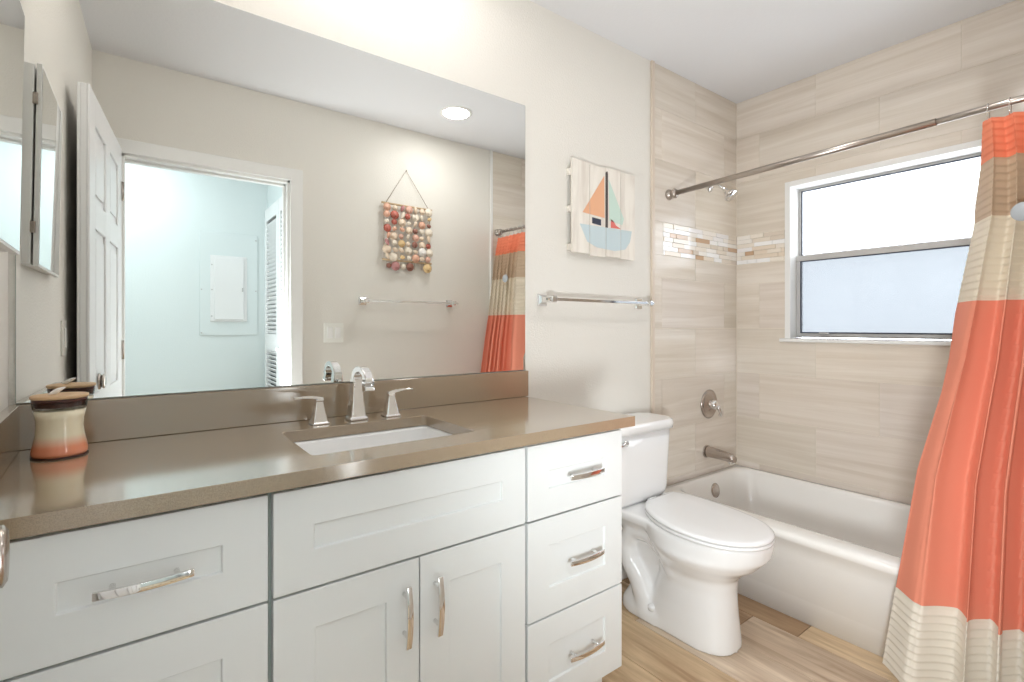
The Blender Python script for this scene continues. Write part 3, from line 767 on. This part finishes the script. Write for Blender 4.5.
# ------------------------------------------------------------------ toilet
TX = 1.70
to = thing('toilet', (TX, -.36, 0), 'white two-piece elongated toilet with closed lid between vanity and bathtub', 'toilet')
def egg(z, hw, yf_, yb_, cyy, ex=2.0, n=48, dx=0):
    out = []
    for k in range(n):
        a_ = 2*pi*k/n; s_, c_ = sin(a_), cos(a_)
        X = math.copysign(abs(s_)**(2/ex), s_)*hw; L_ = (cyy-yf_) if c_ > 0 else (yb_-cyy)
        Y = cyy - math.copysign(abs(c_)**(2/ex), c_)*L_
        out.append((TX+dx+X, Y, z))
    return out
g = MB()
# pedestal and bowl
g.loft([egg(0, .108, -.600, -.20, -.44, 2.5), egg(.02, .108, -.598, -.20, -.44, 2.5), egg(.12, .098, -.590, -.26, -.44, 2.4), egg(.20, .096, -.585, -.29, -.44, 2.3), egg(.25, .105, -.592, -.29, -.44, 2.2),
        egg(.285, .135, -.625, -.28, -.45, 2.1), egg(.315, .160, -.665, -.27, -.46, 2.1), egg(.345, .176, -.690, -.26, -.46, 2.1), egg(.352, .176, -.700, -.24, -.46, 2.1, dx=.006), egg(.40, .178, -.708, -.22, -.46, 2.15, dx=.008), egg(.413, .175, -.705, -.22, -.46, 2.15, dx=.008)])
# foot flange
g.loft([egg(0, .112, -.45, -.115, -.25, 2.6), egg(.035, .108, -.45, -.12, -.25, 2.6), egg(.06, .09, -.44, -.135, -.25, 2.5), egg(.10, .075, -.42, -.15, -.27, 2.4)])
# rear neck and tank deck
g.loft([egg(.08, .05, -.36, -.14, -.26, 2.4), egg(.20, .048, -.36, -.12, -.26, 2.4), egg(.30, .060, -.36, -.08, -.26, 2.4), egg(.36, .11, -.42, -.04, -.22, 3), egg(.385, .135, -.42, -.035, -.22, 4), egg(.413, .135, -.42, -.035, -.22, 4)])
# trapway bulges on both sides
for s in (-1, 1):
    xx = TX+s*.055
    pts = [(xx+s*.01, -.40, .22), (xx, -.345, .29), (xx, -.27, .335), (xx, -.19, .325), (xx, -.15, .26), (xx, -.165, .19), (xx, -.215, .13), (xx, -.25, .07), (xx, -.26, .02)]
    g.tube(pts, [.040, .044, .045, .044, .043, .043, .046, .052, .06], 16)
bowl = g.build('bowl', M['porcelain'], to)
rm = bowl.modifiers.new('remesh', 'REMESH'); rm.mode = 'VOXEL'; rm.voxel_size = .006; rm.use_smooth_shade = True
sm = bowl.modifiers.new('smooth', 'SMOOTH'); sm.iterations = 14; sm.factor = .6
LIDP = [(1.690, -.215), (1.622, -.258), (1.572, -.325), (1.541, -.40), (1.527, -.48), (1.533, -.57), (1.562, -.64), (1.610, -.69), (1.665, -.713), (1.720, -.712), (1.775, -.690), (1.825, -.645), (1.858, -.58), (1.878, -.50), (1.888, -.42), (1.890, -.34), (1.882, -.27), (1.860, -.213)]
def lid_ring(off, z, per=6):
    out = []; n = len(LIDP)
    for i in range(n-1):
        p0, p1, p2, p3 = LIDP[max(i-1, 0)], LIDP[i], LIDP[i+1], LIDP[min(i+2, n-1)]
        for k in range(per):
            t = k/per
            out.append(tuple(.5*((2*p1[q])+(-p0[q]+p2[q])*t+(2*p0[q]-5*p1[q]+4*p2[q]-p3[q])*t*t+(-p0[q]+3*p1[q]-3*p2[q]+p3[q])*t**3) for q in (0, 1)))
    out.append(LIDP[-1]); m_ = len(out); cx_, cy_ = 1.712, -.44; R_ = []
    for x, y in out:
        d_ = math.hypot(x-cx_, y-cy_); f_ = (d_+off)/d_; R_.append((cx_+(x-cx_)*f_, cy_+(y-cy_)*f_, z))
    return R_
g = MB(); g.loft([lid_ring(-.008, .4145), lid_ring(-.001, .4145), lid_ring(.001, .421), lid_ring(-.003, .4265)]); g.build('seat', M['seat'], to)
g = MB(); g.loft([lid_ring(-.006, .429), lid_ring(.0, .429), lid_ring(.001, .436), lid_ring(-.004, .4405), lid_ring(-.018, .4425), lid_ring(-.10, .4435)])
lid_o = g.build('lid', M['seat'], to)
for s in (.035, .13):
    g = MB(); g.tube([(TX+s-.022, -.208, .428), (TX+s+.022, -.208, .428)], .0105, 12); g.build('lid_hinge', M['seat'], to)
g = MB()
def tk(z, hw, yf_, r): return rrect(TX-hw, TX+hw, yf_, -.022, r, z, 7)
g.loft([tk(.4135, .165, -.175, .05), tk(.432, .175, -.19, .055), tk(.45, .180, -.198, .055), tk(.718, .196, -.212, .07)])
g.build('tank', M['porcelain'], to)
g = MB(); g.loft([tk(.7185, .198, -.216, .072), tk(.7185, .205, -.225, .076), tk(.740, .207, -.227, .078), tk(.752, .204, -.223, .076), tk(.757, .193, -.212, .07)])
g.build('tank_lid', M['porcelain'], to)
g = MB(); g.lathe([(0, 0), (.012, 0), (.012, .008), (0, .010)], (TX-.140, -.211, .689), (0, -1, 0), 16); q = g.build('flush_lever', M['chrome'], to)
g = MB(); g.tube([(TX-.138, -.222, .689), (TX-.185, -.226, .685), (TX-.20, -.222, .684)], [.006, .0075, .004], 10); g.build('lever_arm', M['chrome'], q)
g = MB(); g.lathe([(.016, 0), (.015, .014), (.008, .020), (0, .021)], (TX-.088, -.30, .052), (-.25, 0, 1), 16); g.build('bolt_cap', M['seat'], to)
g = MB(); g.lathe([(.016, 0), (.015, .014), (.008, .020), (0, .021)], (TX+.088, -.30, .052), (.25, 0, 1), 16); g.build('bolt_cap', M['seat'], to)

# ------------------------------------------------------------------ bathtub
tb = thing('bathtub', (2.39, -.75, 0), 'white alcove bathtub with a smooth apron below the window', 'bathtub')
g = MB(); Y0, Y1, XB = -1.492, -.008, 2.762
def ob(x, z, r=.012): return rrect(x, XB, Y0, Y1, r, z, 8)
R = [ob(2.085, 0), ob(2.085, .085), ob(2.072, .097), ob(2.040, .27), ob(2.026, .31), ob(2.010, .328), ob(2.004, .340), ob(2.007, .354), ob(2.018, .362)]
def ib(x0, x1, y0, y1, r, z): return rrect(x0, x1, y0, y1, r, z, 8)
R += [ib(2.095, 2.735, -1.45, -.040, .07, .362), ib(2.112, 2.728, -1.44, -.048, .08, .358), ib(2.125, 2.722, -1.43, -.056, .085, .335), ib(2.150, 2.70, -1.33, -.085, .10, .18), ib(2.175, 2.685, -1.26, -.10, .11, .09), ib(2.21, 2.65, -1.18, -.14, .11, .065), ib(2.3, 2.56, -1.05, -.25, .08, .058)]
g.loft(R, True, True)
tub = g.build('tub_body', M['tub'], tb)
g = MB(); g.lathe([(0, 0), (.037, 0), (.037, .004), (.030, .007), (0, .008)], (2.446, -.0635, .290), (0, -1, .19), 28); g.build('overflow_cover', M['nickel'], tb)
g = MB(); g.lathe([(0, 0), (.03, 0), (.03, .003), (0, .006)], (2.43, -.32, .061), (0, 0, 1), 24); g.build('tub_drain', M['nickel'], tb)

# ------------------------------------------------------------------ shower fittings on the end wall
yw = -.002
tsp = thing('tub_spout', (2.463, yw, .477), 'chrome tub spout on the tiled end wall above the overflow', 'tub spout')
g = MB(); R = []
for k in range(9):
    s = k/8; rad = .030-.007*s; y = yw-.145*s; z = .482-.010*s*s
    R.append([(2.463+rad*.9*cos(2*pi*q/20), y, z+rad*sin(2*pi*q/20)) for q in range(20)])
R.append([(2.463+.018*cos(2*pi*q/20), yw-.163, .469+.016*sin(2*pi*q/20)) for q in range(20)])
g.loft(R); g.build('spout_body', M['nickel'], tsp)
g = MB(); g.lathe([(.017, 0), (.016, .018), (.012, .018)], (2.463, yw-.140, .463), (0, 0, -1), 20); g.build('outlet', M['chrome'], tsp)
g = MB(); g.lathe([(.034, 0), (.034, .004), (.031, .006)], (2.463, yw, .482), (0, -1, 0), 24); g.build('wall_flange', M['nickel'], tsp)
vv = thing('shower_valve', (2.485, yw, .735), 'round chrome shower valve with a lever handle above the spout', 'shower valve')
g = MB(); g.lathe([(0, 0), (.076, 0), (.078, .004), (.070, .009), (.064, .010), (.061, .007), (.052, .009), (.030, .020), (0, .022)], (2.485, yw, .735), (0, -1, 0), 48); g.build('face_plate', M['nickel'], vv)
g = MB(); g.lathe([(.026, .015), (.027, .03), (.024, .045), (.015, .052), (0, .054)], (2.485, yw, .735), (0, -1, 0), 28); q = g.build('valve_handle', M['chrome'], vv)
g = MB(); g.tube([(2.488, yw-.042, .730), (2.500, yw-.055, .712), (2.506, yw-.060, .690), (2.505, yw-.055, .676)], [.012, .010, .008, .010], 12); g.build('lever', M['chrome'], q)
shd = thing('shower_fixture', (2.492, yw, 1.90), 'chrome shower head on a bent arm behind the curtain rod', 'shower head')
g = MB(); g.lathe([(.028, 0), (.027, .004), (.012, .010)], (2.492, yw, 1.912), (0, -1, 0), 24); g.build('wall_flange', M['chrome'], shd)
g = MB(); g.tube([(2.492, yw, 1.912), (2.492, -.035, 1.912), (2.492, -.060, 1.904), (2.492, -.10, 1.872)], .0085, 12); g.build('arm', M['chrome'], shd)
g = MB(); g.lathe([(.010, 0), (.014, .006), (.014, .018), (.020, .026), (.035, .046), (.037, .052), (.034, .058), (0, .059)], (2.492, -.092, 1.880), (0, -.62, -.70), 32); g.build('spray_head', M['chrome'], shd)

# ------------------------------------------------------------------ curtain rod and curtain
RX = 2.13
def rod_z(y): return 1.813+(1.846-1.813)*(-y/1.5)
rd = thing('curtain_rod', (RX, -.75, 1.83), 'warm nickel shower curtain rod spanning above the bathtub', 'curtain rod')
ym = -.95
g = MB(); g.tube([(RX, -.02, rod_z(-.02)), (RX, ym-.10, rod_z(ym-.1))], .0125, 20); g.build('outer_tube', M['bronze'], rd)
g = MB(); g.tube([(RX, ym, rod_z(ym)), (RX, -1.48, rod_z(-1.48))], .0105, 20); g.build('inner_tube', M['bronze'], rd)
for y, s in ((yw, -1), (YF+.006, 1)):
    g = MB(); g.lathe([(0, 0), (.026, 0), (.027, .006), (.022, .014), (.017, .018), (.017, .024), (.023, .030), (.024, .040), (.018, .048), (.0135, .050)], (RX, y, rod_z(y)), (0, s, 0), 28); g.build('end_flange', M['bronze'], rd)

cu = thing('shower_curtain', (1.98, -1.3, .06), 'coral, beige and cream banded shower curtain gathered at the rod end', 'shower curtain')
def interp(tab, z):
    for (z1, *a), (z0, *b) in zip(tab, tab[1:]):
        if z >= z0:
            t = (z-z0)/(z1-z0); return [b_+(a_-b_)*t for a_, b_ in zip(a, b)]
    return list(tab[-1][1:])
# z, x centre, leading edge y, amplitude, spread
LE = [(1.80, 2.128, -1.163, .016), (1.668, 2.112, -1.170, .026), (1.487, 2.092, -1.166, .034), (1.233, 2.060, -1.130, .038), (1.054, 2.030, -1.104, .042), (.698, 1.975, -1.030, .045), (.317, 1.930, -.986, .045), (.05, 1.915, -.952, .05)]
NS, NZ = 220, 620
KT = [0, .16, .30, .44, .58, .72, .86, 1]; KB = [0, .33, .47, .60, .72, .82, .91, 1]; KA = [1, .9, 1.1, .85, 1.05, .9, 1]
g = MB(); bm = g.bm; cl = bm.verts.layers.float_vector.new('cloth'); grid = []
top, bot = 1.802, .055
for j in range(NZ+1):
    z = top-(top-bot)*j/NZ; xc, yl, am = interp(LE, z); yt = -1.485; w = (z-bot)/(top-bot)
    kn = [a_*w+b_*(1-w) for a_, b_ in zip(KT, KB)]
    bell = max(0, min((1.80-z)/.25, 1, (z-.95)/.25))
    row = []
    for i in range(NS+1):
        s = i/NS
        q = max(q_ for q_ in range(7) if s >= kn[q_]-1e-9) if s < 1 else 6
        t = (s-kn[q])/(kn[q+1]-kn[q]); A = am*KA[q]
        bul = math.sqrt(sin(pi*t)**2+.02)-.14
        y = yl+(yt-yl)*s - .30*A*sin(2*pi*t)*min(1, s*12)*min(1, (1-s)*10) 
        x = xc + A*.8 - 1.8*A*bul + .10*A*sin(5*pi*t+q+z*2)*sin(pi*t)
        if s < .05:                              # turned-back leading edge, folded inwards
            k = (1-s/.05); x += .09*k*bell; y += .036*k*bell
        if z < .30 or z > 1.236:                 # stitched tucks in the pleated bands
            tt = (z/.0235) % 1; x -= .0065*(1-tt)**1.4 if tt > .12 else .0065*tt/.12
        v = bm.verts.new((x, y, z)); v[cl] = (z/2, s, 0); row.append(v)
    grid.append(row)
for j in range(NZ):
    for i in range(NS):
        f = bm.faces.new((grid[j][i], grid[j+1][i], grid[j+1][i+1], grid[j][i+1])); f.smooth = True
cur = g.build('curtain_cloth', M['curtain'], cu, recalc=False)
so = cur.modifiers.new('solid', 'SOLIDIFY'); so.thickness = .0012
nh = 7
for k in range(nh):
    y = -1.178-(1.47-1.178)*k/(nh-1); z = rod_z(y)
    g = MB(); n = 18
    g.tube([(RX, y+.006*sin(2*pi*q/n), z-.010+.026*cos(2*pi*q/n)) if 0 else (RX+.018*sin(2*pi*q/n), y, z-.014+.028*cos(2*pi*q/n)) for q in range(n)], .0014, 6, closed=True)
    g.build('hook', M['chrome'], cu)
hb = thing('curtain_clip', (2.038, -1.268, 1.46), 'round grey metal disc clipped on the curtain at the picture edge', 'curtain clip')
g = MB(); g.lathe([(0, 0), (.027, 0), (.028, .002), (.027, .004), (0, .005)], (2.038, -1.268, 1.486), (-1, .1, .05), 28); g.build('disc', M['clip'], hb)
